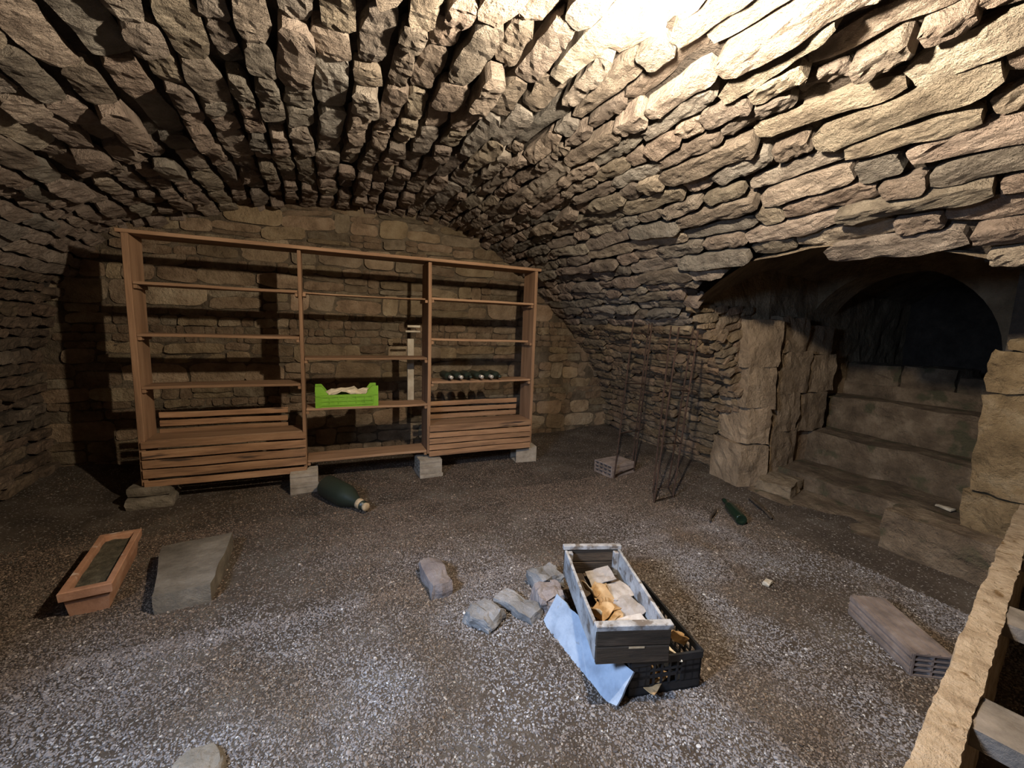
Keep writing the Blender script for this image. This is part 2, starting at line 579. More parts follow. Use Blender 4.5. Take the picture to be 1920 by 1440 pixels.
# ------------------------------------------------------------------ back wall of coursed rubble
bm = bmesh.new()
bmesh.ops.create_grid(bm, x_segments=60, y_segments=30, size=0.5)
for v in bm.verts:
    x, z = -2.6 + (v.co.x + .5) * 7.0, -0.2 + (v.co.y + .5) * 3.2
    v.co = Vector((x, WALL_Y + 0.02 + 0.012 * nz(x * 4, 1, z * 4), z))
wall_back = struct('wall_back', bm_mesh('wall_back', bm, 'mortar'))
st_b = Stones('wall_stone', 0.008, dome=.004, edge=.012)


def vault_z(x):
    xs = [q.x for q in SP if q.y > 0.9]
    zs = [q.y for q in SP if q.y > 0.9]
    return float(np.interp(x, xs, zs, left=0, right=0))


z = 0.02
while z < 2.75:
    h = random.choice([.08, .1, .13, .16, .2, .23])
    x = -2.4 + random.uniform(0, .3)
    while x < 4.0:
        ln = min(.5, h * random.choice([.8, 1.1, 1.5, 2.0, 2.6, 3.2]))
        xc, zc = x + ln / 2, z + h / 2
        lim = vault_z(xc)
        ok = zc < lim + .05 if zc > 1.0 else -2.35 < xc < 3.95
        if ok:
            if random.random() < .42 and h > .12:
                hh = h * random.uniform(.3, .7)
                parts = [(z, hh), (z + hh, h - hh)]
            else:
                parts = [(z, h)]
            for (zz, hh) in parts:
                a = random.gauss(0, .06)
                ex = Vector((math.cos(a), 0, math.sin(a)))
                nn = Vector((0, -1, 0))
                ey = nn.cross(ex)
                low = zc < .75 and xc > 2.0
                st_b.add(Vector((xc, WALL_Y + .002 + random.gauss(.0, .010) + (.012 if low else 0), zz + hh / 2)), ex, ey, nn, ln - random.uniform(.004, .014), hh * random.uniform(.84, .99), .8)
        x += ln
    z += h
st_b.flush(wall_back)

# wall behind the camera, closing the cellar
bm = bmesh.new()
add_box(bm, -2.6, 4.4, Y0 - .25, Y0, -0.1, 2.9)
struct('wall_front', bm_mesh('wall_front', bm, 'mortar'))


# ------------------------------------------------------------------ floor
def floor_z(x, y):
    h = 0.014 * nz(x * 1.3, y * 1.3, 0.2) + 0.006 * nz(x * 5, y * 5, 4.2) - 0.006
    h += 0.07 * max(0, min(1, (y - 4.55) / .45)) * (0.6 + .4 * nz(x * 2, 3, 1))
    h += 0.05 * max(0, min(1, (x - 2.9) / .6))
    h += 0.06 * max(0, min(1, (-1.65 - x) / .4))
    return h


nx_, ny_ = 190, 180
fx = np.linspace(-2.4, 4.4, nx_)
fy = np.linspace(-1.0, 5.25, ny_)
verts = [(x, y, floor_z(x, y)) for y in fy for x in fx]
faces = [(j * nx_ + i, j * nx_ + i + 1, (j + 1) * nx_ + i + 1, (j + 1) * nx_ + i) for j in range(ny_ - 1) for i in range(nx_ - 1)]
floor = struct('floor', mesh_from('floor', verts, faces, 'earth', True))

# gravel: nobody could count it; pebbles instanced on scattered points
mg, nt, pb = nodes_of('gravel_pebble')
N, L = nt.nodes, nt.links
oi = N.new('ShaderNodeObjectInfo')
cr = N.new('ShaderNodeValToRGB')
els = cr.color_ramp.elements
GC = [(0.0, (0.075, 0.064, 0.058)), (0.25, (0.135, 0.118, 0.11)), (0.5, (0.175, 0.157, 0.15)), (0.75, (0.21, 0.187, 0.175)), (0.95, (0.26, 0.24, 0.228)), (1.0, (0.5, 0.48, 0.45))]
while len(els) < len(GC):
    els.new(.5)
for e, (ps, c) in zip(els, GC):
    e.position = ps
    e.color = (*c, 1)
L.new(oi.outputs['Random'], cr.inputs[0])
geo = N.new('ShaderNodeNewGeometry')
n1 = N.new('ShaderNodeTexNoise'); n1.inputs['Scale'].default_value = 1.7; n1.inputs['Detail'].default_value = 4
L.new(geo.outputs['Position'], n1.inputs['Vector'])
r2 = N.new('ShaderNodeValToRGB')
r2.color_ramp.elements[0].position = .42; r2.color_ramp.elements[0].color = (0.62, 0.5, 0.37, 1)
r2.color_ramp.elements[1].position = .58; r2.color_ramp.elements[1].color = (1, 1, 1, 1)
L.new(n1.outputs['Fac'], r2.inputs[0])
# the gravel further back is mixed with brown earth
sp = N.new('ShaderNodeSeparateXYZ'); L.new(geo.outputs['Position'], sp.inputs[0])
mr = N.new('ShaderNodeMapRange'); mr.inputs[1].default_value = 1.7; mr.inputs[2].default_value = 3.2
L.new(sp.outputs['Y'], mr.inputs[0])
mx0 = N.new('ShaderNodeMixRGB'); mx0.inputs[2].default_value = (0.68, 0.52, 0.385, 1)
L.new(mr.outputs[0], mx0.inputs[0]); L.new(r2.outputs[0], mx0.inputs[1])
mx = N.new('ShaderNodeMixRGB'); mx.blend_type = 'MULTIPLY'; mx.inputs[0].default_value = 1
L.new(cr.outputs[0], mx.inputs[1]); L.new(mx0.outputs[0], mx.inputs[2])
L.new(mx.outputs[0], pb.inputs['Base Color'])
pb.inputs['Roughness'].default_value = .75
pb.inputs['Specular IOR Level'].default_value = .3


def gravel_points():
    pts, sz = [], []
    for (n, x0, x1, y0, y1, a, b) in ((150000, -1.4, 3.2, .55, 2.3, .0052, .0105), (100000, -2.2, 3.5, 2.2, 3.5, .0055, .0105), (40000, -2.1, 3.4, 3.4, 5.0, .006, .011)):
        x = rng.uniform(x0, x1, n); y = rng.uniform(y0, y1, n)
        s_ = rng.uniform(a, b, n) * np.where(rng.random(n) < .04, 1.7, 1.0)
        for i in range(n):
            # thinner cover where the earth shows through
            k = nz(x[i] * 1.1, y[i] * 1.1, 9.0) * .9 + .85 - max(0, y[i] - 2.0) * .2 - max(0, x[i] - 2.3) * .35 - max(0, -x[i] - 1.2) * .3
            if rng.random() > k:
                continue
            pts.append((x[i], y[i], floor_z(x[i], y[i]) + s_[i] * .12))
            sz.append(s_[i])
    return pts, sz


gp, gs = gravel_points()
gme = bpy.data.meshes.new('gravel')
gme.from_pydata(gp, [], [])
at = gme.attributes.new('sz', 'FLOAT', 'POINT')
at.data.foreach_set('value', gs)
gravel = link('gravel', gme, kind='stuff', label='loose grey and brown gravel covering the cellar floor', category='gravel')
ng = bpy.data.node_groups.new('gravel_scatter', 'GeometryNodeTree')
ng.interface.new_socket('Geometry', in_out='INPUT', socket_type='NodeSocketGeometry')
ng.interface.new_socket('Geometry', in_out='OUTPUT', socket_type='NodeSocketGeometry')
gi, go = ng.nodes.new('NodeGroupInput'), ng.nodes.new('NodeGroupOutput')
ico = ng.nodes.new('GeometryNodeMeshIcoSphere'); ico.inputs['Subdivisions'].default_value = 2; ico.inputs['Radius'].default_value = .5
smo = ng.nodes.new('GeometryNodeSetShadeSmooth')
sm = ng.nodes.new('GeometryNodeSetMaterial'); sm.inputs['Material'].default_value = mg
mtp = ng.nodes.new('GeometryNodeMeshToPoints')
iop = ng.nodes.new('GeometryNodeInstanceOnPoints')
rr = ng.nodes.new('FunctionNodeRandomValue'); rr.data_type = 'FLOAT_VECTOR'
rr.inputs[0].default_value = (-.5, -.5, 0); rr.inputs[1].default_value = (.5, .5, 6.28)
rs = ng.nodes.new('FunctionNodeRandomValue'); rs.data_type = 'FLOAT_VECTOR'
rs.inputs[0].default_value = (.85, .6, .4); rs.inputs[1].default_value = (1.5, 1.05, .8); rs.inputs['Seed'].default_value = 5
na = ng.nodes.new('GeometryNodeInputNamedAttribute'); na.data_type = 'FLOAT'; na.inputs[0].default_value = 'sz'
vm = ng.nodes.new('ShaderNodeVectorMath'); vm.operation = 'SCALE'
GL = ng.links
GL.new(gi.outputs[0], mtp.inputs[0]); GL.new(mtp.outputs[0], iop.inputs['Points'])
GL.new(ico.outputs[0], smo.inputs[0]); GL.new(smo.outputs[0], sm.inputs[0]); GL.new(sm.outputs[0], iop.inputs['Instance'])
GL.new(rr.outputs[0], iop.inputs['Rotation'])
GL.new(rs.outputs[0], vm.inputs[0]); GL.new(na.outputs[0], vm.inputs['Scale']); GL.new(vm.outputs[0], iop.inputs['Scale'])
GL.new(iop.outputs[0], go.inputs[0])
md = gravel.modifiers.new('scatter', 'NODES')
md.node_group = ng

# ------------------------------------------------------------------ the stair passage through the right side
# left cheek: from the vault to the corner pier, then back along the stair
def cheek_plan(x):
    return float(np.interp(x, [2.5, 3.3, 3.75, 3.95, 4.0, 4.5, 5.1, 5.7, 7.0], [2.76, 2.77, 2.79, 2.73, 2.76, 2.78, 2.84, 2.9, 3.0]))


verts, faces = [], []
nu_, nz_ = 60, 30
for j in range(nz_ + 1):
    zz = -0.1 + 2.55 * j / nz_
    x0 = float(np.interp(zz, [q.y for q in SP if q.x > 1.2][::-1], [q.x for q in SP if q.x > 1.2][::-1])) + .045
    for i in range(nu_ + 1):
        x = x0 + (7.0 - x0) * (i / nu_) ** 1.5
        verts.append((x, cheek_plan(x) + .035 + .03 * nz(x * 4, 2, zz * 4) + .012 * nz(x * 13, 2, zz * 13), zz))
for j in range(nz_):
    for i in range(nu_):
        a = j * (nu_ + 1) + i
        faces.append((a, a + 1, a + nu_ + 2, a + nu_ + 1))
cheek = struct('wall_passage_left', mesh_from('wall_passage_left', verts, faces, 'passage_stone'))
st_p = Stones('passage_stone', 0.009, dome=.004)


def right_vault_x(zz):
    q = [(v.y, v.x) for v in SP if v.x > 1.2][::-1]
    return float(np.interp(zz, [a for a, b in q], [b for a, b in q]))


# thin courses running from the vault round to the pier
zz = 0.45
while zz < 1.72:
    h = random.uniform(.05, .09)
    x = right_vault_x(zz) - .04
    while x < 3.66:
        ln = min(h * random.uniform(2.0, 4.5), 3.72 - x + .02)
        if ln < .05:
            break
        xc = x + ln / 2
        y = cheek_plan(xc)
        ex = Vector((1, cheek_plan(xc + .05) - cheek_plan(xc - .05), 0))
        ex.y *= 10
        ex = Vector((1, (cheek_plan(xc + .05) - cheek_plan(xc - .05)) / .1, .25 * math.sin((xc - 3.0) * 3.0))).normalized()
        ey = Vector((0, 0, 1))
        ey = (ey - ex * ex.dot(ey)).normalized()
        nn = ex.cross(ey)
        st_p.add(Vector((xc, y + .005 + random.gauss(0, .006), zz + h / 2)), ex, ey, nn, ln - .01, h * .9, .8)
        x += ln
    zz += h
st_p.flush(cheek)
# blocks of the corner pier and of the stair cheek
PIER = [(3.80, 2.80, .0, .30, .42, .46), (3.82, 2.79, .46, .26, .40, .36), (3.80, 2.80, .81, .31, .42, .40), (3.78, 2.80, 1.20, .36, .42, .44),
        (4.20, 2.72, .12, .42, .2, .45), (4.18, 2.72, .56, .40, .2, .38), (4.26, 2.73, .93, .50, .2, .42), (4.2, 2.73, 1.34, .44, .2, .34),
        (4.68, 2.77, .52, .5, .2, .4), (4.78, 2.78, .92, .5, .2, .4), (4.68, 2.79, 1.32, .5, .2, .3), (5.3, 2.95, .8, .5, .2, .45)]
for i, (x, y, zb, dx, dy, dz) in enumerate(PIER):
    me = rough_block_mesh('stone', dx, dy, dz - .004, 6, .02, 3.1 * i, 'ashlar', .06, 4)
    link('stone', me, cheek, (x, y + .05, zb), (0, 0, math.radians(-12 if i < 4 else 3) + random.gauss(0, .02)))

# filling between the blocks of the pier
bm = bmesh.new()
add_box(bm, 3.74, 3.98, 2.72, 2.95, -.1, 1.6)
add_box(bm, 3.98, 4.95, 2.76, 2.95, -.1, 1.6)
link('pier_core', bm_mesh('pier_core', bm, 'passage_stone'), cheek)

# right pier and cheek
bm = bmesh.new()
add_box(bm, 3.86, 7.0, .72, 1.17, -.1, 2.3)
add_box(bm, 3.9, 4.3, -.9, .9, -.1, 1.55)
pier_r = struct('wall_passage_right', bm_mesh('wall_passage_right', bm, 'dark_mortar'))
for i, (x, y, zb, dx, dy, dz) in enumerate([(3.98, .96, .0, .46, .5, .56), (3.99, .95, .56, .46, .5, .64), (3.98, .96, 1.20, .44, .48, .26), (4.02, .5, .1, .4, .5, .6),
                                            (4.02, .48, .7, .4, .5, .44), (4.0, .52, 1.14, .4, .5, .34), (4.02, 0.0, .2, .4, .5, .7), (4.02, 0.0, .9, .4, .5, .5), (3.95, .99, 1.46, .34, .3, .07)]):
    me = rough_block_mesh('stone', dx, dy, dz - .012, 9, .024, 5.3 * i + 1, 'ashlar_ochre', .08, 5)
    link('stone', me, pier_r, (x, y, zb), (0, 0, random.gauss(0, .03)))

# barrel ceiling over the stair
verts, faces = [], []
nu_, nv_ = 26, 30
for i in range(nu_ + 1):
    for j in range(nv_ + 1):
        y = .0 + 3.05 * j / nv_
        zc = 2.0 - .36 * abs((y - 1.67) / 1.21) ** 2
        x0 = right_vault_x(zc) + .03
        x = x0 + (7.2 - x0) * i / nu_
        up = .40 * min(1, max(0, (x - x0) / .8))
        verts.append((x, y, zc + up + .025 * nz(x * 4, y * 4, 2)))
for i in range(nu_):
    for j in range(nv_):
        a = i * (nv_ + 1) + j
        faces.append((a, a + nv_ + 1, a + nv_ + 2, a + 1))
struct('ceiling_passage', mesh_from('ceiling_passage', verts, faces, 'passage_stone'))

# cross wall over the stair with a round-headed arch
verts, faces = [], []
nA = 24
cy, cz, ry, rz_ = 2.2, 1.35, .76, .78
for k in range(nA + 1):
    a = math.pi * k / nA
    for (rr_, xx) in ((1.0, 4.72), (1.0, 5.1)):
        verts.append((xx, cy + ry * math.cos(a), cz + rz_ * math.sin(a)))
    yo, zo = cy + 1.6 * math.cos(a), min(2.6, cz + 2.2 * math.sin(a))
    verts.append((4.72, yo, zo))
for k in range(nA):
    b = 3 * k
    faces.append((b, b + 3, b + 4, b + 1))
    faces.append((b, b + 2, b + 5, b + 3))
struct('wall_passage_arch', mesh_from('wall_passage_arch', verts, faces, 'passage_stone'))
bm = bmesh.new()
add_box(bm, 7.0, 7.1, .5, 3.3, -.1, 2.9)
struct('wall_passage_end', bm_mesh('wall_passage_end', bm, 'dark_mortar'))

# ------------------------------------------------------------------ stone stair
stair = link('staircase', None, loc=(4.4, 2.0, 0), kind='structure')
STEPS = [(3.62, 4.5, 1.28, 2.62, -.12, .055), (4.16, 4.9, 1.12, 2.86, -.05, .20), (4.72, 5.3, 1.12, 2.95, .05, .505), (5.15, 5.8, 1.15, 3.0, .3, .86), (5.58, 7.0, 1.15, 2.95, .7, 1.0)]
for i, (x0, x1, y0, y1, z0, z1) in enumerate(STEPS):
    me = rough_block_mesh('step', x1 - x0, y1 - y0, z1 - z0, 9, .03, 9.7 * i + 2, 'step_stone', .05, 6)
    link('step', me, stair, ((x0 + x1) / 2 - 4.4, (y0 + y1) / 2 - 2.0, z0), (0, 0, random.gauss(0, .012)))
for i, (ya, yb, zt) in enumerate([(2.42, 2.95, 1.215), (1.98, 2.41, 1.22), (1.15, 1.97, 1.15)]):
    me = rough_block_mesh('stone', .5, yb - ya, zt - .98, 6, .02, 40 + 3.3 * i, 'step_stone', .1, 4)
    link('stone', me, stair, (5.84 - 4.4, (ya + yb) / 2 - 2.0, .98))
me = rough_block_mesh('stone', .3, .62, .32, 6, .025, 77, 'step_stone', .12, 4)
link('stone', me, stair, (3.72 - 4.4, 1.22 - 2.0, 0), (0, 0, .05))
me = rough_block_mesh('stone', .42, .3, .16, 6, .02, 71, 'passage_stone', .2, 4)
link('stone', me, stair, (3.95 - 4.4, 2.5 - 2.0, 0), (0, 0, .3))
sh = rough_block_mesh('stone_shard', .12, .045, .02, 3, .008, 5, 'pale_wood', .3, 3)
link('stone_shard', sh, None, (4.42, 1.5, .20), (0, .05, 1.2), label='pale flat stone shard lying on the lowest full step', category='stone')

# ------------------------------------------------------------------ wooden shelving
SX, SY = 0.40, 4.22
shelf = thing('shelving_unit', 'large weathered wooden shelving unit with three bays standing along the back wall', 'shelf', (SX, SY, 0))
YF, YB = 4.09 - SY, 4.36 - SY


def bx(name, x0, x1, y0, y1, z0, z1, mat='shelf_wood', cuts=4, warp=.006, parent=None, **k):
    return box(name, x0 * KS - SX, x1 * KS - SX, y0, y1, ks(z0), ks(z1), mat, parent or shelf, .003, warp, x0 * 3 + z0 * 7, cuts, **k)


bx('side_panel', -1.405, -1.36, YF, YB, .06, 2.13, 'panel_wood')
bx('side_panel', 2.225, 2.26, YF, YB, .13, 2.13, 'panel_wood')
bx('divider', -.175, -.145, YF, YB, .08, 2.115, 'panel_wood')
bx('divider', 1.015, 1.05, YF, YB, .12, 2.115, 'panel_wood')
bx('top_board', -1.44, 2.30, YF - .01, YB, 2.125, 2.155)
BAYS = [(-1.36, -.175, (1.735, 1.32, .885, .43)), (-.145, 1.015, (1.74, 1.125, .64, .135)), (1.05, 2.225, (1.745, 1.32, .875, .40))]
for bi, (x0, x1, zs) in enumerate(BAYS):
    for k, zt in enumerate(zs):
        th = .014 if (bi == 1 and k == 0) else .024
        y_front = YF + (.10 if (bi == 1 and k == 0) or (bi == 2 and k == 1) else .005)
        bx('shelf_board', x0 + .004, x1 - .004, y_front, YB - .01, zt, zt + th)
        for (ca, cb) in ((x0 + .002, x0 + .03), (x1 - .03, x1 - .002)):
            bx('cleat', ca, cb, YF + .012, YB - .03, zt - .032, zt - .002, 'panel_wood', 0, 0)
# slatted fronts and backs of the two bottle bins
for (x0, x1, rows) in ((-1.385, -.15, ((.385, .445), (.300, .372), (.212, .282), (.128, .20), (.05, .105))),
                       (1.03, 2.235, ((.355, .425), (.29, .345), (.225, .28), (.160, .215), (.09, .15)))):
    for r, (za, zb) in enumerate(rows):
        bx('slat', x0, x1, YF - .02, YF - .002, za, zb, 'slat_wood', 5, .007)
for (x0, x1) in ((-1.33, -.31), (1.07, 2.17)):
    for za in (.585, .51, .435):
        bx('slat', x0, x1, YB - .022, YB - .004, za, za + .052, 'slat_wood', 5, .006)
# pale battens fixed behind the middle bay
bx('batten', .86, .93, YB + .01, YB + .035, .62, 1.33, 'pale_wood', 2, .004)
bx('batten', .86, 1.0, YB + .01, YB + .03, 1.45, 1.475, 'pale_wood', 1, .003)
bx('batten', .84, 1.0, YB + .01, YB + .03, 1.40, 1.42, 'pale_wood', 1, .003)


# hollow clay bricks
def brick(name, label, loc, rotz, L_, W_, H_, mat='brick_clay', nx=2, nzh=4, rot=None, group=None):
    """hollow brick along local y, cells open at both ends, ribbed skin"""
    t = thing(name, label, 'brick', loc, rotz, group, rot)
    wl = .009
    bm = bmesh.new()
    xs = [(-W_ / 2) + (W_ - wl) * i / nx for i in range(nx + 1)]
    zs_ = [(H_ - wl) * i / nzh for i in range(nzh + 1)]
    for i, x in enumerate(xs[1:-1]):
        add_box(bm, x, x + wl, -L_ / 2 + .002, L_ / 2 - .002, wl, H_ - wl)
    for z_ in zs_[1:-1]:
        add_box(bm, -W_ / 2 + wl, W_ / 2 - wl, -L_ / 2 + .002, L_ / 2 - .002, z_, z_ + wl)
    link('webs', bm_mesh('webs', bm, mat), t)
    bm = bmesh.new()
    for (a, b, c, d) in ((-W_ / 2, W_ / 2, 0, wl), (-W_ / 2, W_ / 2, H_ - wl, H_), (-W_ / 2, -W_ / 2 + wl, wl, H_ - wl), (W_ / 2 - wl, W_ / 2, wl, H_ - wl)):
        add_box(bm, a, b, -L_ / 2, L_ / 2, c, d)
    nr = max(3, int(W_ / .035))
    for i in range(nr):
        x = -W_ / 2 + .012 + (W_ - .036) * i / (nr - 1)
        add_box(bm, x, x + .012, -L_ / 2 + .003, L_ / 2 - .003, H_ - .001, H_ + .004)
    nr = max(2, int(H_ / .035))
    for i in range(nr):
        z_ = .012 + (H_ - .036) * i / (nr - 1)
        add_box(bm, -W_ / 2 - .005, -W_ / 2 + .001, -L_ / 2 + .003, L_ / 2 - .003, z_, z_ + .022)
        add_box(bm, W_ / 2 - .001, W_ / 2 + .005, -L_ / 2 + .003, L_ / 2 - .003, z_, z_ + .022)
    link('shell', bm_mesh('shell', bm, mat), t)
    return t


HP = math.pi / 2
# piers that carry the shelving: bricks lying crosswise, so their ribbed sides face the room
brick('hollow_brick', 'lower pale ribbed brick of the pair under the first shelf divider', (-.165, 4.12, -.01), HP + .05, .225, .3, .088, 'pale_brick', 3, 2)
brick('hollow_brick', 'upper pale ribbed brick of the pair under the first shelf divider', (-.16, 4.12, .080), HP, .22, .28, .088, 'pale_brick', 3, 2)
brick('hollow_brick', 'pale ribbed brick standing under the second shelf divider beside the gravel', (.965, 4.15, .03), HP, .22, .26, .138, 'pale_brick', 3, 3)
me = rough_block_mesh('brick_tile', .23, .28, .035, 3, .004, 3, 'pale_brick', .06, 3)
link('flat_tile', me, None, (.967, 4.15, -.006), (0, 0, .03), label='flat pale tile lying under the brick of the second shelf divider', category='tile')
brick('hollow_brick', 'pale ribbed brick with an open end under the right end of the shelving', (2.08, 4.24, .0), HP - .1, .24, .2, .172, 'pale_brick', 1, 1)
me = rough_block_mesh('pier_stone', .30, .30, .09, 4, .012, 21, 'brown_rock', .12, 4)
link('pier_stone', me, None, (-1.26, 4.18, -.01), (0, 0, .05), label='lower flat brown stone under the left end of the shelving', category='stone')
me = rough_block_mesh('pier_stone', .28, .28, .064, 4, .008, 25, 'brown_rock', .12, 4)
link('pier_stone', me, None, (-1.25, 4.2, .09), (0, 0, -.08), label='upper flat brown stone under the left end of the shelving', category='stone')

# ------------------------------------------------------------------ things on the shelves
# green crate
gc = thing('plastic_crate', 'bright green plastic crate with raised corners on the middle shelf', 'crate', (.212, 4.20, ks(.664) + .001), 0)
W_, D_, H_ = .53, .2, .115


def panel_ribbed(name, x0, x1, y0, y1, z0, z1, axis, parent, mat):
    bm = bmesh.new()
    add_box(bm, x0, x1, y0, y1, z0, z1)
    if axis == 'x':
        for k in range(3):
            zc = z0 + (z1 - z0) * (k + .5) / 3
            add_box(bm, x0 + .04, x1 - .04, y0 - .009, y0 + .001, zc - .006, zc + .006)
        n = 7
        for k in range(n):
            xc = x0 + .04 + (x1 - x0 - .08) * k / (n - 1)
            add_box(bm, xc - .004, xc + .004, y0 - .010, y0 + .001, z0 + .012, z1 - .012)
        # slanting ribs
        for sgn in (-1, 1):
            vs_ = add_box(bm, -.085, .085, y0 - .004, y0 + .001, -.005, .005)
            for v in vs_:
                v.co = Vector((v.co.x * .9 + sgn * .085, v.co.y, (z0 + z1) / 2 + v.co.z - sgn * v.co.x * .35))
        add_box(bm, x0, x1, y0 - .012, y1 + .002, z1 - .012, z1)
    return link(name, bm_mesh(name, bm, mat), parent)


panel_ribbed('front_panel', -W_ / 2, W_ / 2, -D_ / 2, -D_ / 2 + .006, .006, H_, 'x', gc, 'green_plastic')
panel_ribbed('back_panel', -W_ / 2, W_ / 2, D_ / 2 - .006, D_ / 2, .006, H_, 'y', gc, 'green_plastic')
panel_ribbed('side_panel', -W_ / 2, -W_ / 2 + .006, -D_ / 2, D_ / 2, .006, H_ + .03, 'y', gc, 'green_plastic')
panel_ribbed('side_panel', W_ / 2 - .006, W_ / 2, -D_ / 2, D_ / 2, .006, H_ + .03, 'y', gc, 'green_plastic')
box('base', -W_ / 2, W_ / 2, -D_ / 2, D_ / 2, 0, .006, 'green_plastic', gc, 0)
for sx in (-1, 1):
    for sy in (-1, 1):
        # raised corner: upright web with a sloping shoulder
        a = W_ / 2
        pr = [(a + .003, 0), (a + .003, .19), (a - .05, .19), (a - .105, H_ + .002), (a - .06, H_ - .004), (a - .045, 0)]
        vv = [(sx * x, sy * (D_ / 2 - .010), z_) for x, z_ in pr] + [(sx * x, sy * (D_ / 2 + .005), z_) for x, z_ in pr]
        n = len(pr)
        ff = [tuple(range(n)), tuple(range(2 * n - 1, n - 1, -1))] + [(k, k + n, (k + 1) % n + n, (k + 1) % n) for k in range(n)]
        me = mesh_from('corner_post', vv, ff, 'green_plastic')
        b_ = bmesh.new(); b_.from_mesh(me); bmesh.ops.recalc_face_normals(b_, faces=b_.faces); b_.to_mesh(me); b_.free()
        link('corner_post', me, gc)


def crumpled(name, w_, d_, amp, seed, mat, fold=0.0, n=9, thick=.004):
    verts, faces = [], []
    for j in range(n):
        for i in range(n):
            x, y = (i / (n - 1) - .5) * w_, (j / (n - 1) - .5) * d_
            e = 1 + .15 * nz(x * 14 + seed, y * 14, 2)
            z_ = amp * (abs(nz(x * 9 + seed, y * 9, seed)) * 2 + .6 * abs(nz(x * 21, y * 21 + seed, 1))) + fold * (x / w_ * 2) ** 2
            verts.append((x * e, y * e, z_))
    faces = [(j * n + i, j * n + i + 1, (j + 1) * n + i + 1, (j + 1) * n + i) for j in range(n - 1) for i in range(n - 1)]
    b = len(verts)
    verts += [(x, y, z_ - thick) for x, y, z_ in verts]
    faces += [(b + j * n + i, b + (j + 1) * n + i, b + (j + 1) * n + i + 1, b + j * n + i + 1) for j in range(n - 1) for i in range(n - 1)]
    ring = list(range(n)) + [j * n + n - 1 for j in range(1, n)] + [(n - 1) * n + i for i in range(n - 2, -1, -1)] + [j * n for j in range(n - 2, 0, -1)]
    for k in range(len(ring)):
        a, c = ring[k], ring[(k + 1) % len(ring)]
        faces.append((a, b + a, b + c, c))
    return mesh_from(name, verts, faces, mat)


o = link('paper_sheet', crumpled('paper_sheet', .36, .14, .03, 4, 'cream_paper', -.03, 10), None, (.22, 4.19, ks(.664) + .125), (.25, .02, .03),
         label='cream paper sheet lying in the green crate', category='paper')
o = link('paper_sheet', crumpled('paper_sheet', .4, .13, .02, 9, 'paper', 0, 8), None, (.2, 4.20, ks(.664) + .06), (.05, 0, .1),
         label='grey paper at the bottom of the green crate under the cream sheet', category='paper')


def bottle_profile(L_, r, kind=0):
    if kind == 1:      # sloping shoulders
        return [(r * .6, .012), (r * .96, 0), (r, .012), (r, L_ * .48), (r * .93, L_ * .56), (r * .72, L_ * .66), (r * .48, L_ * .77), (r * .36, L_ * .86),
                (r * .34, L_ * .93), (r * .40, L_ * .935), (r * .40, L_ * .955), (r * .34, L_ * .96), (r * .33, L_)]
    return [(r * .6, .012), (r * .96, 0), (r, .01), (r, L_ * .6), (r * .95, L_ * .645), (r * .75, L_ * .69), (r * .5, L_ * .73), (r * .38, L_ * .78), (r * .36, L_ * .93),
            (r * .42, L_ * .935), (r * .42, L_ * .96), (r * .36, L_ * .965), (r * .36, L_)]


ORD = ['first', 'second', 'third', 'fourth', 'fifth', 'sixth', 'seventh']
body_me = lathe_mesh('glass_body', bottle_profile(.30, .04), 20, 'dusty_glass')
cap_me = lathe_mesh('capsule', [(.0165, .235), (.018, .24), (.018, .302), (.012, .3035)], 16, 'foil')
bz = ks(.899) + .041
for k in range(6):
    x = 1.165 + .105 * k + random.uniform(-.006, .006)
    t = thing('wine_bottle', ORD[k] + ' wine bottle from the left in the row lying on the right bay shelf', 'bottle', (x, 4.345, bz), 0,
              'wine bottles lying on the right bay shelf', rot=(HP, 0, random.uniform(-.04, .04)))
    link('glass_body', body_me, t)
    if k in (0, 1, 3, 4):
        link('capsule', cap_me, t)

# ------------------------------------------------------------------ bottles on the floor
def lying_bottle(name, label, base, tip, L_, r, mat, kind, collar=None):
    base, tip = Vector(base), Vector(tip)
    d = (tip - base).normalized()
    t = thing(name, label, 'bottle', base, rot=d.to_track_quat('Z', 'Y').to_euler())
    pr = bottle_profile(L_, r, kind)
    link('glass_body', lathe_mesh('glass_body', pr, 28, mat), t)
    if collar:
        link('neck_collar', lathe_mesh('neck_collar', [(r * .39, L_ * .84), (r * .44, L_ * .85), (r * .40, L_ * .925), (r * .33, L_ * .93)], 20, collar), t)
        link('cork', lathe_mesh('cork', [(r * .26, L_ * .97), (r * .3, L_ * .975), (r * .36, L_ * 1.03), (r * .3, L_ * 1.05), (r * .05, L_ * 1.055)], 16, collar), t)
    return t


lying_bottle('large_bottle', 'large dark bottle with a cork and tan neck collar lying below the shelving', (.02, 3.84, .09), (.31, 3.36, .045), .52, .095, 'dusty_glass', 1, 'cork')
lying_bottle('green_bottle', 'dark green glass bottle lying on the gravel near the stair', (3.0, 2.16, .045), (3.22, 2.52, .05), .40, .042, 'bottle_glass', 0)
tw = tube_mesh('twig', [(3.02, 2.42, .03), (2.93, 2.36, .022), (2.86, 2.33, .02), (2.80, 2.28, .018)], .008, 6, 'dark_wood')
link('twig', tw, label='short dark twig beside the green bottle', category='stick')
tw = tube_mesh('twig', [(3.42, 2.42, .075), (3.36, 2.3, .07), (3.33, 2.2, .055), (3.27, 2.1, .045)], .012, 6, 'dark_wood')
link('twig', tw, label='longer dark stick between the green bottle and the stair', category='stick')

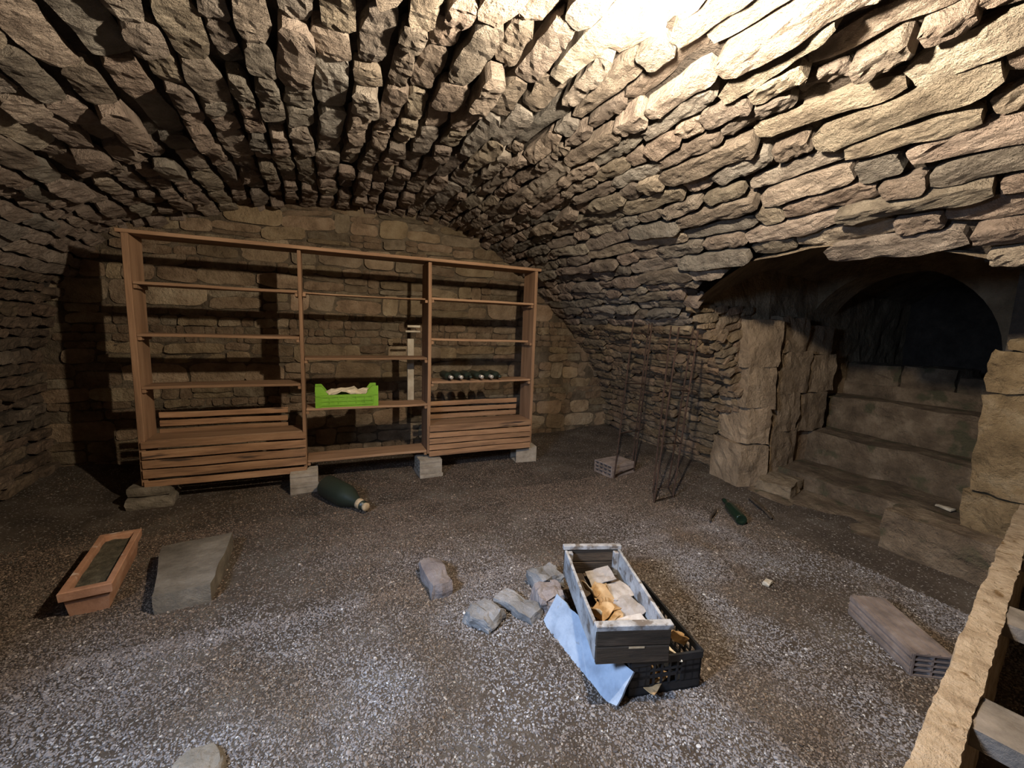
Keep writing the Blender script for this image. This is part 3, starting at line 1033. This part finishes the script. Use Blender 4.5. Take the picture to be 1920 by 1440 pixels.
# ------------------------------------------------------------------ rebar cages leaning by the right wall
def rebar_cage(name, label, bars, stirrups, rad):
    base = Vector(bars[0][0])
    t = thing(name, label, 'rebar cage', base)
    for (a, b) in bars:
        a, b = Vector(a), Vector(b)
        m = (a + b) / 2 + Vector((.008, .008, 0))
        link('bar', tube_mesh('bar', [a - base, m - base, b - base], rad, 6, 'rust'), t)
    for f in stirrups:
        pts = [Vector(a).lerp(Vector(b), f) - base for a, b in bars]
        ring = pts + [pts[0]]
        link('stirrup', tube_mesh('stirrup', ring, rad * .55, 5, 'rust'), t)
    return t


rebar_cage('rebar_cage', 'flat rusty rebar cage standing on the brick, further from the camera',
           [((2.70, 3.38, .0), (2.66, 3.20, 1.60)), ((3.0, 3.44, .03), (2.79, 3.10, 1.57)), ((3.02, 3.50, .03), (2.81, 3.16, 1.57))], (.02, .3, .62, .93), .0085)
rebar_cage('rebar_cage', 'four-bar rusty rebar cage leaning nearest the stair opening',
           [((2.65, 2.75, .0), (2.70, 2.68, 1.54)), ((2.905, 2.785, .0), (2.83, 2.60, 1.52)), ((3.0, 2.95, .02), (2.88, 2.70, 1.53)), ((2.80, 2.93, .02), (2.75, 2.82, 1.55))], (.01, .35, .66, .88, .95), .0085)
brick('hollow_brick', 'worn hollow brick lying under the foot of the further rebar cage', (2.83, 3.55, -.005), math.radians(98), .34, .25, .125, 'brick_clay', 4, 3)

# ------------------------------------------------------------------ planter, slab, loose stones, brick
pl = thing('planter', 'long terracotta planter trough filled with dark soil', 'planter', (-1.13, 2.95, -.005), math.radians(6.5))


def trough(parent):
    a, b, h = .095, .325, .152
    rings = [(.072, .295, 0), (.085, .312, .105), (.098, .328, .108), (.10, .33, .15), (.096, .326, .155), (.072, .30, .155), (.068, .296, .145), (.06, .285, .05)]
    verts, faces = [], []
    for (x, y, z_) in rings:
        for (sx, sy) in ((-1, -1), (0, -1), (1, -1), (1, -.33), (1, .33), (1, 1), (0, 1), (-1, 1), (-1, .33), (-1, -.33)):
            q = Vector((sx * x, sy * y, z_))
            verts.append(q + Vector((nz(q.x * 20, q.y * 9, z_ * 9), nz(q.x * 9, q.y * 20, 3), nz(q.y * 9, 1, 5))) * .003)
    n = 10
    for i in range(len(rings) - 1):
        for k in range(n):
            faces.append((i * n + k, i * n + (k + 1) % n, (i + 1) * n + (k + 1) % n, (i + 1) * n + k))
    faces.append(tuple(range(n - 1, -1, -1)))
    link('trough', mesh_from('trough', verts, faces, 'terracotta'), parent)


trough(pl)
link('soil', crumpled('soil', .13, .58, .012, 3, 'soil', 0, 10, .03), pl, (0, 0, .12))

sb = bmesh.new()
bmesh.ops.create_cube(sb, size=2.0)
bmesh.ops.subdivide_edges(sb, edges=sb.edges[:], cuts=7, use_grid_fill=True)
Q = [Vector((-.80, 2.52, 0)), Vector((-.56, 2.54, 0)), Vector((-.555, 3.16, 0)), Vector((-.92, 3.10, 0))]
for v in sb.verts:
    u, t_ = v.co.x * .5 + .5, v.co.y * .5 + .5
    p = Q[0].lerp(Q[1], u).lerp(Q[3].lerp(Q[2], u), t_)
    z_ = (v.co.z * .5 + .5)
    k = 1 - .02 * z_
    q = Vector((-.71 + (p.x + .71) * k, 2.83 + (p.y - 2.83) * k, z_ * .105))
    q += Vector((nz(q.x * 7, q.y * 7, q.z * 7), nz(q.x * 7 + 3, q.y * 7, q.z * 7), .45 * nz(q.x * 5, q.y * 5, 2))) * .015
    v.co = q - Vector((-.71, 2.83, 0))
slab_o = link('stone_slab', bm_mesh('stone_slab', sb, 'brown_rock'), None, (-.71, 2.83, -.008), label='thick grey brown stone slab lying beside the terracotta planter', category='stone')

ROCKS = [('stone', 'upright reddish stone alone on the gravel, left of the crates', .575, 2.27, .115, .30, .095, .05, 'pink_rock', 1),
         ('stone', 'pointed grey stone with a tan broken side on the gravel', .735, 1.87, .15, .17, .075, .5, 'grey_rock', 2),
         ('stone', 'long flat grey stone between the pointed stone and the crates',   .935, 1.885, .11, .26, .06, .5, 'grey_rock', 3),
         ('stone', 'mottled stone behind the crates, the farther of two', 1.17, 2.03, .16, .15, .10, .2, 'grey_rock', 4),
         ('stone', 'mottled stone against the left side of the crates, the nearer of two', 1.10, 1.86, .15, .15, .11, -.1, 'pink_rock', 5)]
for (nm, lb, x, y, dx, dy, dz, rz, mt, sd) in ROCKS:
    link(nm, rough_block_mesh(nm, dx, dy, dz, 5, .022, sd * 4.7, mt, .28, 2.6), None, (x, y, -.012), (0, 0, rz), label=lb, category='stone')
link('stone', rough_block_mesh('stone', .14, .13, .045, 4, .02, 55, 'brown_rock', .3, 2.6), None, (-.41, 1.53, -.018), (0, 0, .3),
     label='bluish grey stone at the very front edge of the gravel', category='stone')
link('stone', rough_block_mesh('stone', .06, .035, .02, 3, .008, 58, 'pale_wood', .3, 2.6), None, (2.45, 1.55, -.004), (0, 0, .3),
     label='small pale stone chip on the gravel left of the large hollow brick', category='stone')
brick('hollow_brick', 'long hollow clay brick on the gravel near the masonry bin', (2.585, .975, -.01), math.radians(-31), .43, .17, .112, 'brick_clay', 2, 4)

# ------------------------------------------------------------------ stacked crates with scraps
AX = Vector((.326, .945, 0)).normalized()      # long axis of the crates
bc = thing('plastic_crate', 'black plastic crate on the gravel under the white wooden crate', 'crate', (1.335, 1.43, -.003), math.radians(-12))
W_, D_, H_ = .33, .50, .172


def crate_panel(parent, name, p0, p1, h, thick):
    """slotted plastic wall between two plan points"""
    p0, p1 = Vector(p0), Vector(p1)
    d = p1 - p0
    L_ = d.length
    d.normalize()
    n_ = Vector((-d.y, d.x, 0))
    bm = bmesh.new()

    def bar(u0, u1, z0, z1, t0=0, t1=thick):
        vs_ = add_box(bm, u0, u1, t0, t1, z0, z1)
        for v in vs_:
            q = v.co.copy()
            v.co = p0 + d * q.x + n_ * q.y + Vector((0, 0, q.z))
    bar(0, L_, 0, .045)
    bar(0, L_, h - .03, h, -.006, thick)
    bar(0, L_, .075, .09)
    bar(0, L_, .105, .115)
    n = max(4, int(L_ / .035))
    for k in range(n + 1):
        u = (L_ - .009) * k / n
        bar(u, u + .009, .04, h - .02)
    if L_ < .4:
        bar(0, L_ * .28, .04, h - .02)
        bar(L_ * .72, L_, .04, h - .02)
    return link(name, bm_mesh(name, bm, 'black_plastic'), parent)


c4 = [(-W_ / 2, -D_ / 2, 0), (W_ / 2, -D_ / 2, 0), (W_ / 2, D_ / 2, 0), (-W_ / 2, D_ / 2, 0)]
for nm, a, b in (('end_panel', 0, 1), ('side_panel', 1, 2), ('end_panel', 2, 3), ('side_panel', 3, 0)):
    crate_panel(bc, nm, c4[a], c4[b], H_, .005)
box('base', -W_ / 2, W_ / 2, -D_ / 2, D_ / 2, 0, .008, 'black_plastic', bc, 0)

wc = thing('wooden_crate', 'white painted wooden crate with peeling paint stacked on the black crate', 'crate', (1.215, 1.50, .176), -math.atan2(AX.x, AX.y), rot=(math.radians(0), 0, -math.atan2(AX.x, AX.y)))
W2, D2, H2 = .305, .60, .145
box('side_board', -W2 / 2, -W2 / 2 + .014, -D2 / 2, D2 / 2, .004, H2, 'painted_wood', wc, .002, .006, 1, 5)
box('side_board', W2 / 2 - .014, W2 / 2, -D2 / 2, D2 / 2, .004, H2, 'painted_wood', wc, .002, .006, 2, 5)
for sy in (-1, 1):
    y0, y1 = (-D2 / 2 - .018, -D2 / 2 - .001) if sy < 0 else (D2 / 2 + .001, D2 / 2 + .018)
    box('end_board', -W2 / 2, W2 / 2, y0, y1, .078, H2 - .002, 'dark_wood', wc, .002, .004, 3 + sy, 3)
    box('end_board', -W2 / 2, W2 / 2, y0, y1, .0, .072, 'dark_wood', wc, .002, .004, 6 + sy, 3)
    ya, yb = (-D2 / 2 - .022, -D2 / 2 + .014) if sy < 0 else (D2 / 2 - .006, D2 / 2 + .022)
    box('top_batten', -W2 / 2 - .008, W2 / 2 + .008, ya, yb, H2, H2 + .024, 'painted_wood', wc, .003, .004, 8 + sy, 3, label='white painted batten capping the end')
    for sx in (-1, 1):
        xa, xb = (-W2 / 2 + .015, -W2 / 2 + .04) if sx < 0 else (W2 / 2 - .04, W2 / 2 - .015)
        yc = sy * (D2 / 2 - .016)
        box('corner_post', xa, xb, yc - .014, yc + .014, .012, H2 - .004, 'painted_wood', wc, .002, .003, 1, 1)
for k in range(3):
    xa = -W2 / 2 + .016 + k * .092
    box('bottom_board', xa, xa + .086, -D2 / 2, D2 / 2, 0, .01, 'dark_wood', wc, .001, .003, k, 3)
box('nail_strip', -.02, .045, -D2 / 2 - .0195, -D2 / 2 - .0185, .066, .074, 'cork', wc, 0)

bb = bmesh.new()
bmesh.ops.create_grid(bb, x_segments=14, y_segments=5, size=.5)
fl_ = bb.faces[:]
for v in bb.verts:
    u, t_ = v.co.x, v.co.y
    e = .012 * nz(u * 9, 2, 4) * (1 if abs(t_) > .4 else 0)
    v.co = Vector((u * .56, .006 * nz(u * 4, t_ * 3, 1), (t_ + .5) * .165 + e + (.02 * (abs(u) * 2) ** 6 if t_ < -.4 else 0)))
ex_ = bmesh.ops.extrude_face_region(bb, geom=bb.faces[:])
for v in [g for g in ex_['geom'] if isinstance(g, bmesh.types.BMVert)]:
    v.co.y += .009
link('leaning_board', bm_mesh('leaning_board', bb, 'blue_board'), None, (1.025, 1.475, -.012), (math.radians(32), 0, math.radians(93)),
     label='pale bluish board leaning against the left side of the black crate', category='board')

# scraps
RZ = Matrix.Rotation(-math.atan2(AX.x, AX.y), 3, 'Z')
for k in range(7):
    u, v_ = random.uniform(-.10, .0), -.22 + .055 * k
    sz_ = random.uniform(.10, .15)
    p = wc.location + RZ @ Vector((u, v_, 0))
    p.z = wc.location.z + .03 + .008 * (k % 3)
    link('cardboard_scrap', crumpled('cardboard_scrap', sz_, sz_ * random.uniform(.55, .85), .026, k * 3.3, 'cardboard', .02 * (k % 3), 7), None, p,
         (random.uniform(-.3, .3), random.uniform(-.4, .3), random.uniform(0, 6)), label=ORD[k] + ' torn tan cardboard scrap from the near end of the white wooden crate', category='cardboard',
         group='cardboard scraps in the white wooden crate')
for k, (u, v_, sz_) in enumerate([(.06, -.17, .13), (.06, -.05, .15), (.075, .08, .14), (.02, .2, .13)]):
    p = wc.location + RZ @ Vector((u, v_, 0))
    p.z = wc.location.z + .035 + .005 * k
    link('paper_scrap', crumpled('paper_scrap', sz_, sz_ * .95, .014, k * 5.3 + 1, 'paper', .0, 7), None, p, (random.uniform(-.12, .12), random.uniform(-.3, 0), random.uniform(-.3, .3)),
         label=ORD[k] + ' grey paper scrap from the near end of the white wooden crate', category='paper', group='paper scraps in the white wooden crate')
link('cardboard_scrap', crumpled('cardboard_scrap', .09, .07, .03, 51, 'cardboard', .02, 7), None, (1.385, 1.245, .16), (.4, .5, 1), label='tan scrap sticking out of the right corner of the black crate', category='cardboard')
link('paper_scrap', crumpled('paper_scrap', .12, .07, .02, 53, 'cream_paper', .0, 7), None, (1.335, 1.235, .125), (.9, .5, 1.2), label='pale paper strip sticking up in the black crate', category='paper')
link('cardboard_scrap', crumpled('cardboard_scrap', .14, .1, .015, 57, 'cardboard', .0, 7), None, (1.25, 1.235, .03), (0, 0, .4), label='tan scrap lying at the bottom of the black crate', category='cardboard')

# ------------------------------------------------------------------ masonry bottle bin beside the camera
BD = Vector((.976, .217, 0)); BN = Vector((-.217, .976, 0))
br = math.atan2(BD.y, BD.x)
bin_ = thing('bottle_bin', 'rough stone bottle bin wall with cross slabs in the right corner', 'bottle bin', (1.102, .371, 0), br)


def rough_slab(name, x0, x1, y0, y1, z0, z1, mat, amp, parent, seed, nx_c, edge=1.0):
    bm = bmesh.new()
    add_box(bm, x0, x1, y0, y1, z0, z1)
    for k in range(1, nx_c):
        bmesh.ops.bisect_plane(bm, geom=bm.verts[:] + bm.edges[:] + bm.faces[:], plane_co=(x0 + (x1 - x0) * k / nx_c, 0, 0), plane_no=(1, 0, 0))
    for k in range(1, 4):
        bmesh.ops.bisect_plane(bm, geom=bm.verts[:] + bm.edges[:] + bm.faces[:], plane_co=(0, y0 + (y1 - y0) * k / 4, 0), plane_no=(0, 1, 0))
    for k in range(1, 8):
        bmesh.ops.bisect_plane(bm, geom=bm.verts[:] + bm.edges[:] + bm.faces[:], plane_co=(0, 0, z0 + (z1 - z0) * k / 8), plane_no=(0, 0, 1))
    for v in bm.verts:
        q = v.co
        v.co = q + Vector((nz(q.x * 8, q.y * 8, q.z * 8 + seed), nz(q.x * 7 + 5, q.y * 9, q.z * 9 + seed) + .6 * nz(q.x * 31, 2, q.z * 25), .6 * nz(q.x * 17, q.y * 22 + 3, q.z * 9 + seed))) * amp
    return link(name, bm_mesh(name, bm, mat), parent)


rough_slab('front_wall', -.6, 2.55, -.07, .0, -.02, .60, 'coping', .0085, bin_, 2, 160)
rough_slab('cross_slab', .28, .43, -.62, -.072, .545, .592, 'grey_plank', .006, bin_, 4, 10)
rough_slab('cross_slab', .93, 1.08, -.62, -.072, .545, .592, 'grey_plank', .006, bin_, 6, 10)
rough_slab('cross_slab', 1.6, 1.75, -.62, -.072, .545, .592, 'grey_plank', .006, bin_, 8, 10)
rough_slab('back_wall', -.6, 2.55, -.70, -.622, -.02, .59, 'coping', .008, bin_, 9, 30)

# ------------------------------------------------------------------ the bare bulb under the vault
lamp = thing('ceiling_bulb', 'glowing bare light bulb hanging under the vault', 'lamp', BULB)
prof = [(.004, -.034), (.016, -.032), (.026, -.022), (.030, -.006), (.027, .010), (.018, .026), (.013, .038), (.013, .044)]
link('glass_bulb', lathe_mesh('glass_bulb', prof, 20, 'bulb_glass'), lamp)
link('socket', lathe_mesh('socket', [(.014, .042), (.019, .046), (.02, .085), (.012, .095), (.006, .10)], 16, 'bakelite'), lamp)
link('cable', tube_mesh('cable', [(0, 0, .095), (.003, 0, .12), (.0, .004, .19)], .004, 6, 'black_cable'), lamp)
